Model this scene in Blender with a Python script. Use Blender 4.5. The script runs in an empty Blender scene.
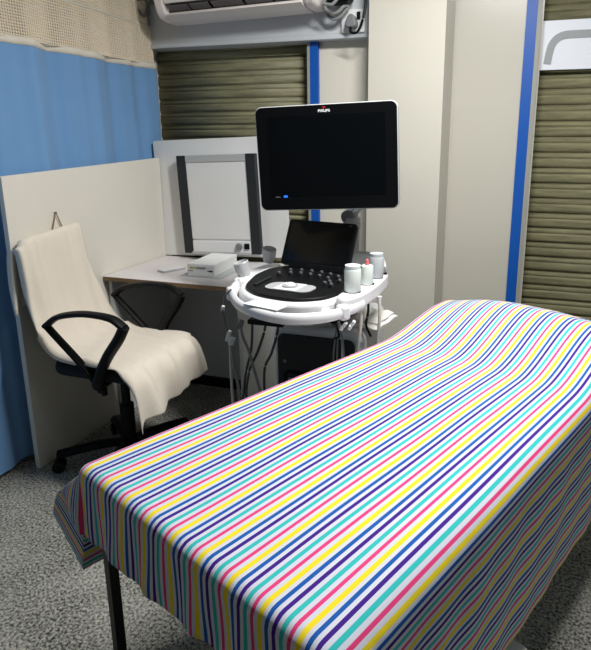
import bpy, bmesh, math, random
from mathutils import Vector as V, Matrix, Euler
random.seed(7)
S = bpy.context.scene
C = bpy.context.collection
R = math.radians
PI = math.pi

# ------------------------------------------------------------------ materials
def lin(c):
    return tuple((x/12.92 if x <= .04045 else ((x+.055)/1.055)**2.4) for x in [v/255 for v in c]) + (1,)

def mat(name, rgb, rough=.5, metal=0, spec=.5, noise=0, nscale=8, bump=0, bscale=60, trans=0, emit=None, estr=1, alpha=1, sheen=0, coat=0):
    m = bpy.data.materials.new(name); m.use_nodes = True
    nt = m.node_tree; b = nt.nodes['Principled BSDF']
    b.inputs['Base Color'].default_value = lin(rgb)
    b.inputs['Roughness'].default_value = rough
    b.inputs['Metallic'].default_value = metal
    b.inputs['Specular IOR Level'].default_value = spec
    if trans: b.inputs['Transmission Weight'].default_value = trans
    if alpha < 1: b.inputs['Alpha'].default_value = alpha
    if sheen: b.inputs['Sheen Weight'].default_value = sheen
    if coat: b.inputs['Coat Weight'].default_value = coat
    if emit:
        b.inputs['Emission Color'].default_value = lin(emit); b.inputs['Emission Strength'].default_value = estr
    tc = nt.nodes.new('ShaderNodeTexCoord')
    if noise:
        n = nt.nodes.new('ShaderNodeTexNoise'); n.inputs['Scale'].default_value = nscale; n.inputs['Detail'].default_value = 5
        mx = nt.nodes.new('ShaderNodeMix'); mx.data_type = 'RGBA'
        c = lin(rgb)
        mx.inputs[6].default_value = tuple(max(0, x*(1-noise)) for x in c[:3])+(1,)
        mx.inputs[7].default_value = tuple(min(1, x*(1+noise)) for x in c[:3])+(1,)
        nt.links.new(tc.outputs['Object'], n.inputs['Vector'])
        nt.links.new(n.outputs['Fac'], mx.inputs[0]); nt.links.new(mx.outputs[2], b.inputs['Base Color'])
    if bump:
        n2 = nt.nodes.new('ShaderNodeTexNoise'); n2.inputs['Scale'].default_value = bscale; n2.inputs['Detail'].default_value = 3
        bp = nt.nodes.new('ShaderNodeBump'); bp.inputs['Strength'].default_value = bump; bp.inputs['Distance'].default_value = .01
        nt.links.new(tc.outputs['Object'], n2.inputs['Vector'])
        nt.links.new(n2.outputs['Fac'], bp.inputs['Height']); nt.links.new(bp.outputs['Normal'], b.inputs['Normal'])
    return m

M = {}
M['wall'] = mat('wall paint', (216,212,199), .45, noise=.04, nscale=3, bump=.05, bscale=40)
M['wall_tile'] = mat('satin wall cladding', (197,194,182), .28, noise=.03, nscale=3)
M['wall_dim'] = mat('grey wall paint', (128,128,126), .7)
M['ceil'] = mat('ceiling paint', (228,226,220), .8)
M['beam'] = mat('beam paint', (196,200,204), .5, noise=.04, nscale=5)
M['blue'] = mat('blue painted trim', (0,82,172), .45)
M['grey_trim'] = mat('grey channel', (150,152,146), .5)
M['curtain'] = mat('blue curtain cloth', (112,158,206), .85, noise=.07, nscale=4, bump=.15, bscale=25, sheen=.2)
M['net'] = mat('cream net', (250,238,216), .9)
M['hem'] = mat('cream hem tape', (226,220,206), .9)
M['panel'] = mat('white laminate board', (228,224,212), .5, noise=.04, nscale=4)
M['board'] = mat('white board', (226,226,224), .4, noise=.02)
M['desk_top'] = mat('white desk laminate', (226,221,222), .3, noise=.02)
M['desk_edge'] = mat('brown chipboard edge', (128,104,74), .7, noise=.2, nscale=60)
M['desk_body'] = mat('white desk panels', (205,207,206), .5)
M['black'] = mat('black plastic', (5,6,7), .5, spec=.22, noise=.1, nscale=20)
M['black_rough'] = mat('black fabric', (22,24,27), .9)
M['gloss'] = mat('black glass', (7,10,13), .12, spec=.35)
M['bezel'] = mat('black bezel', (7,9,11), .35, spec=.25)
M['white'] = mat('white medical plastic', (232,233,234), .35, noise=.015)
M['grey_pl'] = mat('grey medical plastic', (176,178,178), .45)
M['cabinet'] = mat('light grey cabinet plastic', (210,212,212), .45)
M['mid_grey'] = mat('mid grey plastic', (120,122,124), .5)
M['dark_grey'] = mat('dark grey recess', (26,30,34), .55)
M['metal'] = mat('brushed arm metal', (176,180,186), .3, metal=.6)
M['towel'] = mat('cream towel cotton', (230,220,204), .95, noise=.03, nscale=9, bump=.25, bscale=180, sheen=.3)
M['cloth_white'] = mat('white cloth', (228,226,218), .9, bump=.2, bscale=60)
M['paper'] = mat('white paper', (236,236,236), .7)
M['box_white'] = mat('white carton', (236,238,236), .5)
M['green'] = mat('lime print', (176,200,60), .6)
M['print'] = mat('grey print', (110,114,116), .6)
M['print_light'] = mat('pale print', (186,190,190), .6)
M['ac'] = mat('white air conditioner plastic', (246,238,234), .35)
M['ac_dark'] = mat('dark outlet', (30,28,30), .6)
M['ac_vane'] = mat('grey vane', (96,92,94), .5)
M['sign'] = mat('white sign panel', (226,230,238), .4)
M['sign_grey'] = mat('grey sign mark', (150,154,157), .5)
M['bottle'] = mat('translucent white bottle', (232,240,234), .35)
M['bottle_grey'] = mat('grey bottle', (196,202,204), .35)
M['cup'] = mat('grey translucent cup', (214,217,217), .25, trans=.25)
M['cable_d'] = mat('dark grey cable', (62,66,70), .5)
M['cable_g'] = mat('grey cable', (138,140,138), .5)
M['cable_c'] = mat('cream cable', (206,202,190), .5)
M['red'] = mat('red mark', (190,30,40), .5)
M['pink'] = mat('pink cap', (226,120,120), .5)
M['led'] = mat('blue indicator', (30,90,200), .4, emit=(40,120,255), estr=.6)
M['steel'] = mat('black painted steel', (12,13,15), .45)
M['vinyl'] = mat('dark vinyl', (40,42,50), .5)
M['string'] = mat('string', (150,120,95), .9)
M['stool_w'] = mat('white stool plastic', (225,228,222), .4)
M['stool_d'] = mat('dark rubber step', (20,24,24), .8)

def shutter_mat():
    m = mat('olive shutter steel', (134,131,102), .55)
    nt = m.node_tree; b = nt.nodes['Principled BSDF']
    tc = nt.nodes.new('ShaderNodeTexCoord'); mp = nt.nodes.new('ShaderNodeMapping'); mp.inputs['Scale'].default_value = (1.2, 1, 14)
    n = nt.nodes.new('ShaderNodeTexNoise'); n.inputs['Scale'].default_value = 3; n.inputs['Detail'].default_value = 6; n.inputs['Roughness'].default_value = .7
    r = nt.nodes.new('ShaderNodeValToRGB')
    r.color_ramp.elements[0].position = .3; r.color_ramp.elements[0].color = lin((100,99,76))
    r.color_ramp.elements[1].position = .68; r.color_ramp.elements[1].color = lin((150,147,113))
    nt.links.new(tc.outputs['Object'], mp.inputs[0]); nt.links.new(mp.outputs[0], n.inputs['Vector'])
    nt.links.new(n.outputs['Fac'], r.inputs[0]); nt.links.new(r.outputs[0], b.inputs['Base Color'])
    return m
M['shutter'] = shutter_mat()

def carpet_mat():
    m = mat('speckled grey carpet', (110,112,108), 1, spec=.1)
    nt = m.node_tree; b = nt.nodes['Principled BSDF']
    tc = nt.nodes.new('ShaderNodeTexCoord')
    n = nt.nodes.new('ShaderNodeTexNoise'); n.inputs['Scale'].default_value = 105; n.inputs['Detail'].default_value = 3; n.inputs['Roughness'].default_value = .65
    n2 = nt.nodes.new('ShaderNodeTexNoise'); n2.inputs['Scale'].default_value = 5; n2.inputs['Detail'].default_value = 3
    ad = nt.nodes.new('ShaderNodeMath'); ad.operation = 'MULTIPLY_ADD'; ad.inputs[1].default_value = .22
    r = nt.nodes.new('ShaderNodeValToRGB')
    r.color_ramp.elements[0].position = .46; r.color_ramp.elements[0].color = lin((46,50,50))
    r.color_ramp.elements[1].position = .76; r.color_ramp.elements[1].color = lin((204,202,190))
    nt.links.new(tc.outputs['Object'], n.inputs['Vector']); nt.links.new(tc.outputs['Object'], n2.inputs['Vector'])
    nt.links.new(n2.outputs['Fac'], ad.inputs[0]); nt.links.new(n.outputs['Fac'], ad.inputs[2])
    nt.links.new(ad.outputs[0], r.inputs[0]); nt.links.new(r.outputs[0], b.inputs['Base Color'])
    bp = nt.nodes.new('ShaderNodeBump'); bp.inputs['Strength'].default_value = .7; bp.inputs['Distance'].default_value = .012
    nt.links.new(n.outputs['Fac'], bp.inputs['Height']); nt.links.new(bp.outputs['Normal'], b.inputs['Normal'])
    return m
M['carpet'] = carpet_mat()

PERIOD = .0866; PHASE = .25
def stripe_mat():
    m = mat('striped cotton', (240,240,245), .85, spec=.2)
    nt = m.node_tree; b = nt.nodes['Principled BSDF']
    uv = nt.nodes.new('ShaderNodeUVMap'); uv.uv_map = 'cloth'
    sp = nt.nodes.new('ShaderNodeSeparateXYZ'); nt.links.new(uv.outputs[0], sp.inputs[0])
    a = nt.nodes.new('ShaderNodeMath'); a.operation = 'MULTIPLY_ADD'; a.inputs[1].default_value = 1/PERIOD; a.inputs[2].default_value = PHASE
    f = nt.nodes.new('ShaderNodeMath'); f.operation = 'FRACT'
    nt.links.new(sp.outputs[0], a.inputs[0]); nt.links.new(a.outputs[0], f.inputs[0])
    r = nt.nodes.new('ShaderNodeValToRGB'); cr = r.color_ramp; cr.interpolation = 'CONSTANT'
    W = (204,207,220)
    seq = [((236,212,40),.118), (W,.09), ((22,86,164),.098), (W,.098), ((62,26,130),.098), (W,.098), ((50,182,180),.105), (W,.1), ((220,62,122),.092), (W,.103)]
    pos = 0; stops = []
    for c, w in seq: stops.append((pos, c)); pos += w
    cr.elements[1].position = 1.0; cr.elements[1].color = lin(stops[0][1]); cr.elements[0].color = lin(stops[0][1])
    for p, c in stops[1:]:
        e = cr.elements.new(p); e.color = lin(c)
    nt.links.new(f.outputs[0], r.inputs[0]); nt.links.new(r.outputs[0], b.inputs['Base Color'])
    tc = nt.nodes.new('ShaderNodeTexCoord')
    n = nt.nodes.new('ShaderNodeTexNoise'); n.inputs['Scale'].default_value = 14; n.inputs['Detail'].default_value = 4
    bp = nt.nodes.new('ShaderNodeBump'); bp.inputs['Strength'].default_value = .22; bp.inputs['Distance'].default_value = .012
    nt.links.new(tc.outputs['Object'], n.inputs['Vector']); nt.links.new(n.outputs['Fac'], bp.inputs['Height']); nt.links.new(bp.outputs['Normal'], b.inputs['Normal'])
    return m
M['stripe'] = stripe_mat()

# ------------------------------------------------------------------ mesh helpers
def box(bm, c, s, rot=None, mi=0):
    mx = Matrix.Translation(V(c)) @ (rot.to_matrix().to_4x4() if rot else Matrix.Identity(4)) @ Matrix.Diagonal((s[0], s[1], s[2], 1))
    r = bmesh.ops.create_cube(bm, size=1, matrix=mx)
    for v in r['verts']:
        for f in v.link_faces: f.material_index = mi
def bx(x0, x1, y0, y1, z0, z1):
    bm = bmesh.new(); box(bm, ((x0+x1)/2, (y0+y1)/2, (z0+z1)/2), (x1-x0, y1-y0, z1-z0)); return bm
def cyl(bm, p, q, r, r2=None, n=20, mi=0):
    p, q = V(p), V(q); d = q-p
    mx = Matrix.Translation((p+q)/2) @ d.to_track_quat('Z', 'Y').to_matrix().to_4x4()
    o = bmesh.ops.create_cone(bm, cap_ends=True, segments=n, radius1=r, radius2=r if r2 is None else r2, depth=d.length, matrix=mx)
    for v in o['verts']:
        for f in v.link_faces: f.material_index = mi
def smooth_path(pts, k=6, closed=False):
    P = [V(p) for p in pts]; n = len(P); out = []
    rng = n if closed else n-1
    for i in range(rng):
        a = P[(i-1) % n] if closed or i > 0 else P[0]*2-P[1]
        b, c = P[i], P[(i+1) % n]
        d = P[(i+2) % n] if closed or i+2 < n else P[-1]*2-P[-2]
        for j in range(k):
            t = j/k
            out.append(.5*((2*b)+(c-a)*t+(2*a-5*b+4*c-d)*t*t+(3*b-a-3*c+d)*t**3))
    if not closed: out.append(P[-1])
    return out
def tube(bm, pts, r, n=8, k=6, closed=False, flat=None, updir=(0,0,1), smooth=True):
    P = smooth_path(pts, k, closed) if smooth else [V(p) for p in pts]
    m = len(P); rings = []
    for i, p in enumerate(P):
        if closed: t = P[(i+1) % m]-P[i-1]
        else: t = P[min(i+1, m-1)]-P[max(i-1, 0)]
        t.normalize(); up = V(updir)
        if abs(t.dot(up)) > .97: up = V((1,0,0)) if abs(t.x) < .9 else V((0,1,0))
        s = t.cross(up).normalized(); u = s.cross(t).normalized()
        rs, ru = (r, r) if flat is None else flat
        if callable(r): rs = ru = r(i/(m-1))
        rings.append([bm.verts.new(p + s*rs*math.cos(2*PI*j/n) + u*ru*math.sin(2*PI*j/n)) for j in range(n)])
    for i in range(m if closed else m-1):
        a, b = rings[i], rings[(i+1) % m]
        for j in range(n): bm.faces.new((a[j], a[(j+1) % n], b[(j+1) % n], b[j]))
    if not closed:
        bm.faces.new(rings[0][::-1]); bm.faces.new(rings[-1])
def lathe(bm, prof, c, n=24, axis=None):
    rings = []
    mx = Matrix.Translation(V(c)) @ (axis.to_matrix().to_4x4() if axis else Matrix.Identity(4))
    for r, z in prof:
        rings.append([bm.verts.new(mx @ V((r*math.cos(2*PI*j/n), r*math.sin(2*PI*j/n), z))) for j in range(n)])
    for a, b in zip(rings, rings[1:]):
        for j in range(n): bm.faces.new((a[j], a[(j+1) % n], b[(j+1) % n], b[j]))
    if prof[0][0] > 1e-5: bm.faces.new(rings[0][::-1])
    if prof[-1][0] > 1e-5: bm.faces.new(rings[-1])
    bmesh.ops.remove_doubles(bm, verts=bm.verts, dist=1e-6)
def prism(bm, outline, d0, d1, mx=None):
    """outline in local XY, extruded along local Z from d0 to d1"""
    mx = mx or Matrix.Identity(4)
    a = [bm.verts.new(mx @ V((x, y, d0))) for x, y in outline]
    b = [bm.verts.new(mx @ V((x, y, d1))) for x, y in outline]
    n = len(a)
    for i in range(n): bm.faces.new((a[i], a[(i+1) % n], b[(i+1) % n], b[i]))
    bm.faces.new(a[::-1]); bm.faces.new(b)
def rrect(x0, x1, y0, y1, r, n=6):
    out = []
    for cx, cy, a0 in ((x1-r, y1-r, 0), (x0+r, y1-r, 90), (x0+r, y0+r, 180), (x1-r, y0+r, 270)):
        for i in range(n+1):
            a = R(a0+90*i/n); out.append((cx+r*math.cos(a), cy+r*math.sin(a)))
    return out
def spline2(pts, k=8, closed=True):
    return [(p.x, p.y) for p in smooth_path([(x, y, 0) for x, y in pts], k, closed)]
UPRIGHT = Matrix.Rotation(R(90), 4, 'X')       # local XY -> world XZ, local Z -> world -Y
def frameM(origin, xa, ya):
    xa = V(xa).normalized(); ya = V(ya); ya = (ya-xa*ya.dot(xa)).normalized(); za = xa.cross(ya)
    m = Matrix((xa, ya, za)).transposed().to_4x4(); m.translation = V(origin); return m

def obj(name, bm, m, parent=None, smooth=False, bevel=0, seg=2, solid=0, angle=35):
    bmesh.ops.recalc_face_normals(bm, faces=bm.faces)
    me = bpy.data.meshes.new(name); bm.to_mesh(me); bm.free()
    for k in (m if isinstance(m, (list, tuple)) else [m]): me.materials.append(M[k])
    o = bpy.data.objects.new(name, me); C.objects.link(o)
    if parent: o.parent = parent
    if smooth:
        me.shade_smooth()
        try: me.set_sharp_from_angle(angle=R(angle))
        except Exception: pass
    if bevel:
        b = o.modifiers.new('bevel', 'BEVEL'); b.width = bevel; b.segments = seg; b.limit_method = 'ANGLE'; b.angle_limit = R(40)
        b.harden_normals = False
    if solid:
        s = o.modifiers.new('thickness', 'SOLIDIFY'); s.thickness = solid; s.offset = 0
    return o
def tag(o, label, cat, group=None, kind=None):
    if label: o['label'] = label
    if cat: o['category'] = cat
    if group: o['group'] = group
    if kind: o['kind'] = kind
    return o
def thing(name, label, cat, loc=(0,0,0), rz=0, group=None):
    o = bpy.data.objects.new(name, None); C.objects.link(o); o.empty_display_size = .1
    o.location = loc; o.rotation_euler = (0, 0, rz)
    return tag(o, label, cat, group)
def struct(name, bm, m, label=None, **kw):
    o = obj(name, bm, m, **kw); o['kind'] = 'structure'
    if label: o['label'] = label
    return o
def one(f, *a, **k):
    bm = bmesh.new(); f(bm, *a, **k); return bm

# ------------------------------------------------------------------ room shell
XR, XL, YB, YW, ZC = 2.9, -2.45, -3.0, 3.62, 2.75
struct('floor', bx(XL-.1, XR+.1, YB-.1, YW+.1, -.1, 0), 'carpet', 'speckled dark grey carpet floor')
struct('ceiling', bx(XL-.1, XR+.1, YB-.1, YW+.1, ZC, ZC+.1), 'ceil')
struct('wall_left', bx(XL-.1, XL, YB-.1, YW, 0, ZC), 'wall')
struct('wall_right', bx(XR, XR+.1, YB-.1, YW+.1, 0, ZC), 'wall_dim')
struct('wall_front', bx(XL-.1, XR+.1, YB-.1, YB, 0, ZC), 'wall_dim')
bmw = bx(XL-.1, XR+.1, YW, YW+.1, 0, ZC)                                     # back plane behind the shutters
box(bmw, ((-2.3+-.70)/2, 3.36, (2.30+ZC)/2), (1.6, .52, ZC-2.30))              # over the left shutter
box(bmw, ((-1.125-.757)/2+.05, 3.36, 1.15), (1.125-.757+.10, .50, 2.30))        # recess between shutter and pillar
box(bmw, ((XL-2.14)/2, 3.36, ZC/2), (2.14+XL*-1-2*2.14+0 if False else (-2.14-XL), .52, ZC))
struct('wall_back', bmw, 'wall', 'cream painted back wall with a shallow recess')
struct('wall_pillar', bx(-.757, -.377, 2.95, 3.66, 0, ZC), 'wall_tile', 'cream wall pillar right of the monitor')
struct('wall_right_bay', bx(-.40, .072, 3.32, 3.70, 0, ZC), 'wall_tile', 'set-back cream wall bay between the pillar and right shutter')
struct('trim_1', bx(-1.121, -1.074, 3.085, 3.112, 0, 2.02), 'blue', 'narrow blue painted strip beside the left shutter')
struct('trim_2', bx(-.0135, .0405, 3.30, 3.34, 0, ZC), 'blue', 'tall blue painted strip beside the right shutter')
struct('trim_3', bx(.0405, .061, 3.29, 3.48, 0, ZC), 'grey_trim', 'thin grey guide channel along the right shutter')
struct('trim_4', bx(-1.137, -1.121, 3.085, 3.15, 0, 2.02), 'grey_trim', 'thin grey guide channel along the left shutter')
bmb = bx(-2.14, -.757, 3.05, 3.30, 2.03, 2.34); box(bmb, (-1.4485, 3.165, 2.018), (1.383, .25, .024))
struct('trim_5', bmb, 'beam', 'pale grey beam over the left shutter, under the air conditioner', bevel=.004)

def shutter(name, x0, x1, y, z0, z1, label, pitch):
    t = thing(name, label, 'shutter', ((x0+x1)/2, y, z0))
    bm = bmesh.new(); hw = (x1-x0)/2; prof = []; z = 0
    while z < z1-z0:
        for dz, dy in ((0, .010), (.007, .010), (.010, 0), (.25*pitch, -.0018), (.45*pitch, -.0025), (.60*pitch, -.0015), (.63*pitch, .003), (.68*pitch, .003), (.71*pitch, -.001), (pitch-.008, 0), (pitch-.004, .010)):
            prof.append((dy, z+dz))
        z += pitch
    a = [bm.verts.new((-hw, p[0], p[1])) for p in prof]; b = [bm.verts.new((hw, p[0], p[1])) for p in prof]
    for i in range(len(a)-1): bm.faces.new((a[i], b[i], b[i+1], a[i+1]))
    obj('slat_curtain', bm, 'shutter', t, smooth=True, angle=25, solid=.002)
    obj('bottom_rail', bx(-hw, hw, -.018, .018, 0, .05), 'grey_trim', t, bevel=.004)
    return t
shutter('roller_shutter', -2.13, -1.13, 3.16, 0, 2.06, 'olive steel roller shutter behind the white board, under the air conditioner', .075)
shutter('roller_shutter', .061, 2.88, 3.41, 0, 2.74, 'olive steel roller shutter behind the bed head, with a white sign hung on it', .0835)

# ------------------------------------------------------------------ sign on the right shutter
sg = thing('hanging_sign', 'white sign with a bent grey pipe mark hung on the right shutter', 'sign', (.533, 3.37, 1.849))
bm = one(box, (0, 0, .122), (.96, .012, .244)); obj('sign_panel', bm, 'sign', sg, bevel=.002)
bm = bmesh.new()
pth = [(-.425, .030), (-.418, .085), (-.408, .125), (-.385, .155), (-.35, .170), (-.30, .172), (-.2, .172), (-.05, .172)]
c2 = spline2(pth, 5, False); o1 = []; o2 = []
for i, p in enumerate(c2):
    a = V(c2[max(0, i-1)]); b = V(c2[min(len(c2)-1, i+1)]); d = (b-a).normalized(); nrm = V((-d.y, d.x))
    o1.append(tuple(V(p)+nrm*.019)); o2.append(tuple(V(p)-nrm*.019))
prism(bm, o1+o2[::-1], .006, .009, UPRIGHT); obj('pipe_mark', bm, 'sign_grey', sg)
for x in (-.47, .47):
    for z in (.006, .238):
        bm = bmesh.new(); cyl(bm, (x, -.010, z), (x, .004, z), .009, n=12); obj('fixing_screw', bm, 'grey_trim', sg)

# ------------------------------------------------------------------ air conditioner
ac = thing('air_conditioner', 'white wall air conditioner unit above the left shutter', 'air conditioner', (-1.44, 3.05, 2.142))
ac.rotation_euler = (0, R(-1.3), 0)
prof = [(0, .0), (-.13, .0), (-.165, .012), (-.185, .05), (-.205, .10), (-.205, .25), (-.18, .28), (0, .28)]
def extr(profile, x0, x1):
    bm = bmesh.new(); a = [bm.verts.new((x0, y, z)) for y, z in profile]; b = [bm.verts.new((x1, y, z)) for y, z in profile]
    n = len(a)
    for i in range(n): bm.faces.new((a[i], a[(i+1) % n], b[(i+1) % n], b[i]))
    bm.faces.new(a[::-1]); bm.faces.new(b); return bm
# body with a slanted outlet opening cut into its lower front edge
body = [(0, -.012), (-.12, -.012), (-.16, -.004), (-.19, .008), (-.178, .020), (-.14, .030), (-.14, .070), (-.205, .062), (-.215, .10), (-.215, .25), (-.19, .29), (0, .29)]
obj('casing', extr(body, -.42, .36), 'ac', ac, smooth=True, bevel=.004)
endp = [(0, -.012), (-.12, -.012), (-.17, 0), (-.195, .025), (-.21, .06), (-.217, .10), (-.217, .25), (-.19, .292), (0, .292)]
obj('end_cap', extr(endp, -.475, -.42), 'ac', ac, smooth=True, bevel=.012, seg=3)
obj('end_cap', extr(endp, .36, .43), 'ac', ac, smooth=True, bevel=.02, seg=3)
obj('outlet', bx(-.42, .36, -.15, -.139, .028, .070), 'ac_dark', ac)
for x0, x1 in ((-.41, -.285), (-.275, -.16), (-.145, .03), (.045, .19), (.205, .35)):
    bm = bmesh.new(); box(bm, ((x0+x1)/2, -.172, .043), (x1-x0, .05, .006), Euler((R(-22), 0, 0)))
    obj('louvre', bm, 'ac_vane', ac, bevel=.002)

# ------------------------------------------------------------------ socket, plug and coil on the beam
sk = thing('power_socket', 'white square wall socket on the beam right of the air conditioner', 'socket', (-.862, 3.05, 2.03))
bm = bmesh.new(); prism(bm, rrect(-.062, .062, .0, .112, .008), 0, .022, UPRIGHT); obj('socket_plate', bm, 'white', sk, bevel=.003)
obj('rocker_switch', bx(.022, .04, -.03, -.02, .062, .098), 'black', sk, bevel=.002)
pg = thing('power_plug', 'grey power plug pushed into the socket, with a black cord', 'plug', (-.862, 3.028, 2.075))
bm = bmesh.new(); prism(bm, spline2([(-.030, -.015), (-.022, .018), (-.008, .036), (.008, .036), (.022, .018), (.030, -.015), (.014, -.028), (-.014, -.028)], 5), 0, .05, UPRIGHT); obj('plug_body', bm, 'mid_grey', pg, bevel=.008, smooth=True)
bm = bmesh.new(); tube(bm, [(0, -.045, -.028), (.01, -.07, -.055), (.045, -.075, -.055), (.07, -.07, 0), (.085, -.06, .10), (.085, -.055, .22), (.06, -.05, .33)], .007, 8, 8); obj('plug_cord', bm, 'black', pg, smooth=True)
ad = thing('power_adapter', 'black power adapter on the beam above the socket, at the air conditioner end', 'adapter', (-.93, 3.02, 2.160))
bm = bmesh.new(); prism(bm, rrect(-.052, .078, 0, .13, .03), 0, .085, UPRIGHT); obj('adapter_body', bm, 'black', ad, bevel=.01, smooth=True)
cc = thing('cable_coil', 'grey looped cable hanging off the beam between air conditioner and socket', 'cable', (-.95, 3.02, 2.15))
bm = bmesh.new()
tube(bm, [(-.045, -.02, .0), (-.04, -.03, -.03), (-.01, -.035, -.055), (.03, -.035, -.05), (.06, -.03, -.02), (.075, -.02, .0)], .009, 8, 8)
tube(bm, [(-.048, -.05, .01), (-.035, -.055, -.015), (.0, -.06, -.036), (.03, -.06, -.03), (.055, -.05, -.005), (.07, -.03, .0)], .009, 8, 8)
tube(bm, [(-.03, -.125, .0), (.02, -.13, -.008), (.05, -.125, .03), (.04, -.122, .07), (.01, -.122, .06), (-.03, -.125, .0)], .008, 8, 8)
obj('cable_loops', bm, 'cable_g', cc, smooth=True)

# ------------------------------------------------------------------ hospital curtain on the left
cu = thing('privacy_curtain', 'blue privacy curtain with cream net top hanging along the left side', 'curtain', (-2.10, 0, 0))
def cloth_sheet(y0, y1, z0, z1, ny, nz, amp, f):
    bm = bmesh.new(); g = []
    for i in range(ny+1):
        y = y0+(y1-y0)*i/ny; row = []
        for j in range(nz+1):
            z = z0+(z1-z0)*j/nz
            row.append(bm.verts.new((f(y, z)*amp, y, z)))
        g.append(row)
    for i in range(ny):
        for j in range(nz): bm.faces.new((g[i][j], g[i+1][j], g[i+1][j+1], g[i][j+1]))
    return bm
def folds(y, z):
    k = .85
    return k*(math.sin(y*13+.9*math.sin(y*5+z*.6))+.55*math.sin(y*29+1.3+.4*z)+.2*math.sin(y*61+z*2))
ZH = 1.905
obj('curtain_cloth', cloth_sheet(.6, 3.06, .03, ZH, 260, 40, .021, folds), 'curtain', cu, smooth=True)
obj('net_hem', cloth_sheet(.6, 3.06, ZH-.012, ZH+.022, 260, 2, .021, folds), 'hem', cu, smooth=True, solid=.004)
bm = cloth_sheet(.9, 3.06, ZH+.015, 2.62, 170, 56, .005, folds)
nt_ = obj('net_top', bm, 'net', cu)
w = nt_.modifiers.new('net', 'WIREFRAME'); w.thickness = .0085; w.use_replace = True; w.use_even_offset = False
bm = bmesh.new(); 
for z in (2.12, 2.36): tube(bm, [(folds(y, z)*.005+.002, y, z+.012*math.sin(y*3)) for y in [.9+i*.06 for i in range(37)]], .006, 6, 1)
obj('net_seam', bm, 'hem', cu)
bm = bmesh.new(); tube(bm, [(0, 3.04, 2.10), (.02, 3.03, 2.2), (.03, 2.99, 2.26), (-.01, 2.95, 2.24), (.02, 2.98, 2.17), (.03, 3.03, 2.25), (.06, 3.05, 2.24)], .008, 8, 6)
tube(bm, [(.02, 3.02, 2.25), (.025, 3.02, 2.13)], .006, 6, 2); obj('tie_cord', bm, 'print', cu, smooth=True)

# ------------------------------------------------------------------ white partition panel
pb = bx(-2.045, -2.02, 1.835, 2.945, .0, 1.386)
for v in pb.verts:
    if v.co.z > 1 and v.co.y < 2: v.co.z = 1.345
pn = tag(obj('partition_panel', pb, 'panel', bevel=.002), 'tall white partition board standing left of the desk, behind the chair', 'partition')
lp = thing('hanging_loop', 'thin brown string loop on a nail above the draped chair', 'string loop', (-2.02, 2.095, 1.165))
bm = bmesh.new(); cyl(bm, (-.005, 0, 0), (.016, 0, .002), .003, n=8); obj('nail', bm, 'mid_grey', lp)
bm = bmesh.new(); tube(bm, [(.009, -.04, -.10), (.009, -.018, -.045), (.009, 0, .004), (.009, .02, -.045), (.009, .042, -.10)], .0028, 6, 4, smooth=False); obj('string', bm, 'string', lp)

# ------------------------------------------------------------------ desk
dk = thing('desk', 'white corner desk with brown chipboard edge under the film viewer', 'desk', (-1.63, 2.655, 0))
X0, X1, Y0, Y1 = -.385, .40, -.285, .285
obj('desk_top', bx(X0, X1, Y0+.004, Y1, .778, .80), 'desk_top', dk, bevel=.0015)
obj('edge_band', bx(X0, X1, Y0-.001, Y0+.004, .778, .7985), 'desk_edge', dk)
obj('side_panel', bx(X1-.03, X1-.01, Y0+.03, Y1-.01, 0, .778), 'desk_body', dk, bevel=.001)
obj('side_panel', bx(X0+.005, X0+.025, Y0+.03, Y1-.01, 0, .778), 'desk_body', dk, bevel=.001)
obj('back_panel', bx(X0+.025, X1-.03, Y1-.035, Y1-.015, .06, .778), 'desk_body', dk, bevel=.001)
obj('foot_rail', bx(X0+.025, X1-.03, Y1-.05, Y1-.036, 0, .06), 'black', dk)

# backboard leaning on the shutter
bd = thing('back_board', 'large plain white board standing on the back of the desk', 'board', (-1.6, 2.955, .80))
bd.rotation_euler = (R(-.5), R(-2.2), 0)
bm = bmesh.new(); prism(bm, rrect(-.437, .40, 0.018, .70, .012), -.009, .009, UPRIGHT); obj('board_sheet', bm, 'board', bd, bevel=.002)
bm = bmesh.new(); cyl(bm, (-.425, -.014, .43), (-.425, -.008, .43), .006, n=8); cyl(bm, (-.425, -.014, .40), (-.425, -.008, .40), .006, n=8); obj('hinge_mark', bm, 'dark_grey', bd)

# film viewer
fv = thing('film_viewer', 'wall light box for films with two black side strips on the white board', 'film viewer', (-1.603, 2.93, .845))
fv.rotation_euler = (0, R(-2.2), 0)
obj('housing', bx(-.235, .235, -.03, .008, 0, .565), 'white', fv, bevel=.004)
obj('side_strip', bx(-.247, -.190, -.042, -.004, .0, .565), 'dark_grey', fv, bevel=.003)
obj('side_strip', bx(.190, .247, -.042, -.004, .0, .565), 'dark_grey', fv, bevel=.003)
obj('screen', bx(-.190, .190, -.036, -.03, .085, .525), 'board', fv, bevel=.001)
obj('film_clip', bx(-.190, .190, -.040, -.03, .525, .565), 'grey_pl', fv, bevel=.002)
cp = obj('control_strip', bx(-.190, .190, -.038, -.03, .0, .075), 'white', fv, bevel=.003)
bm = bmesh.new(); cyl(bm, (.115, -.055, .045), (.115, -.036, .045), .019); obj('dimmer_knob', bm, 'mid_grey', fv, bevel=.003, smooth=True)
obj('rocker_switch', bx(.148, .178, -.046, -.036, .03, .062), 'black', fv, bevel=.002)
obj('film_ledge', bx(-.19, .19, -.056, -.03, -.003, .012), 'grey_pl', fv, bevel=.002)

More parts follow.
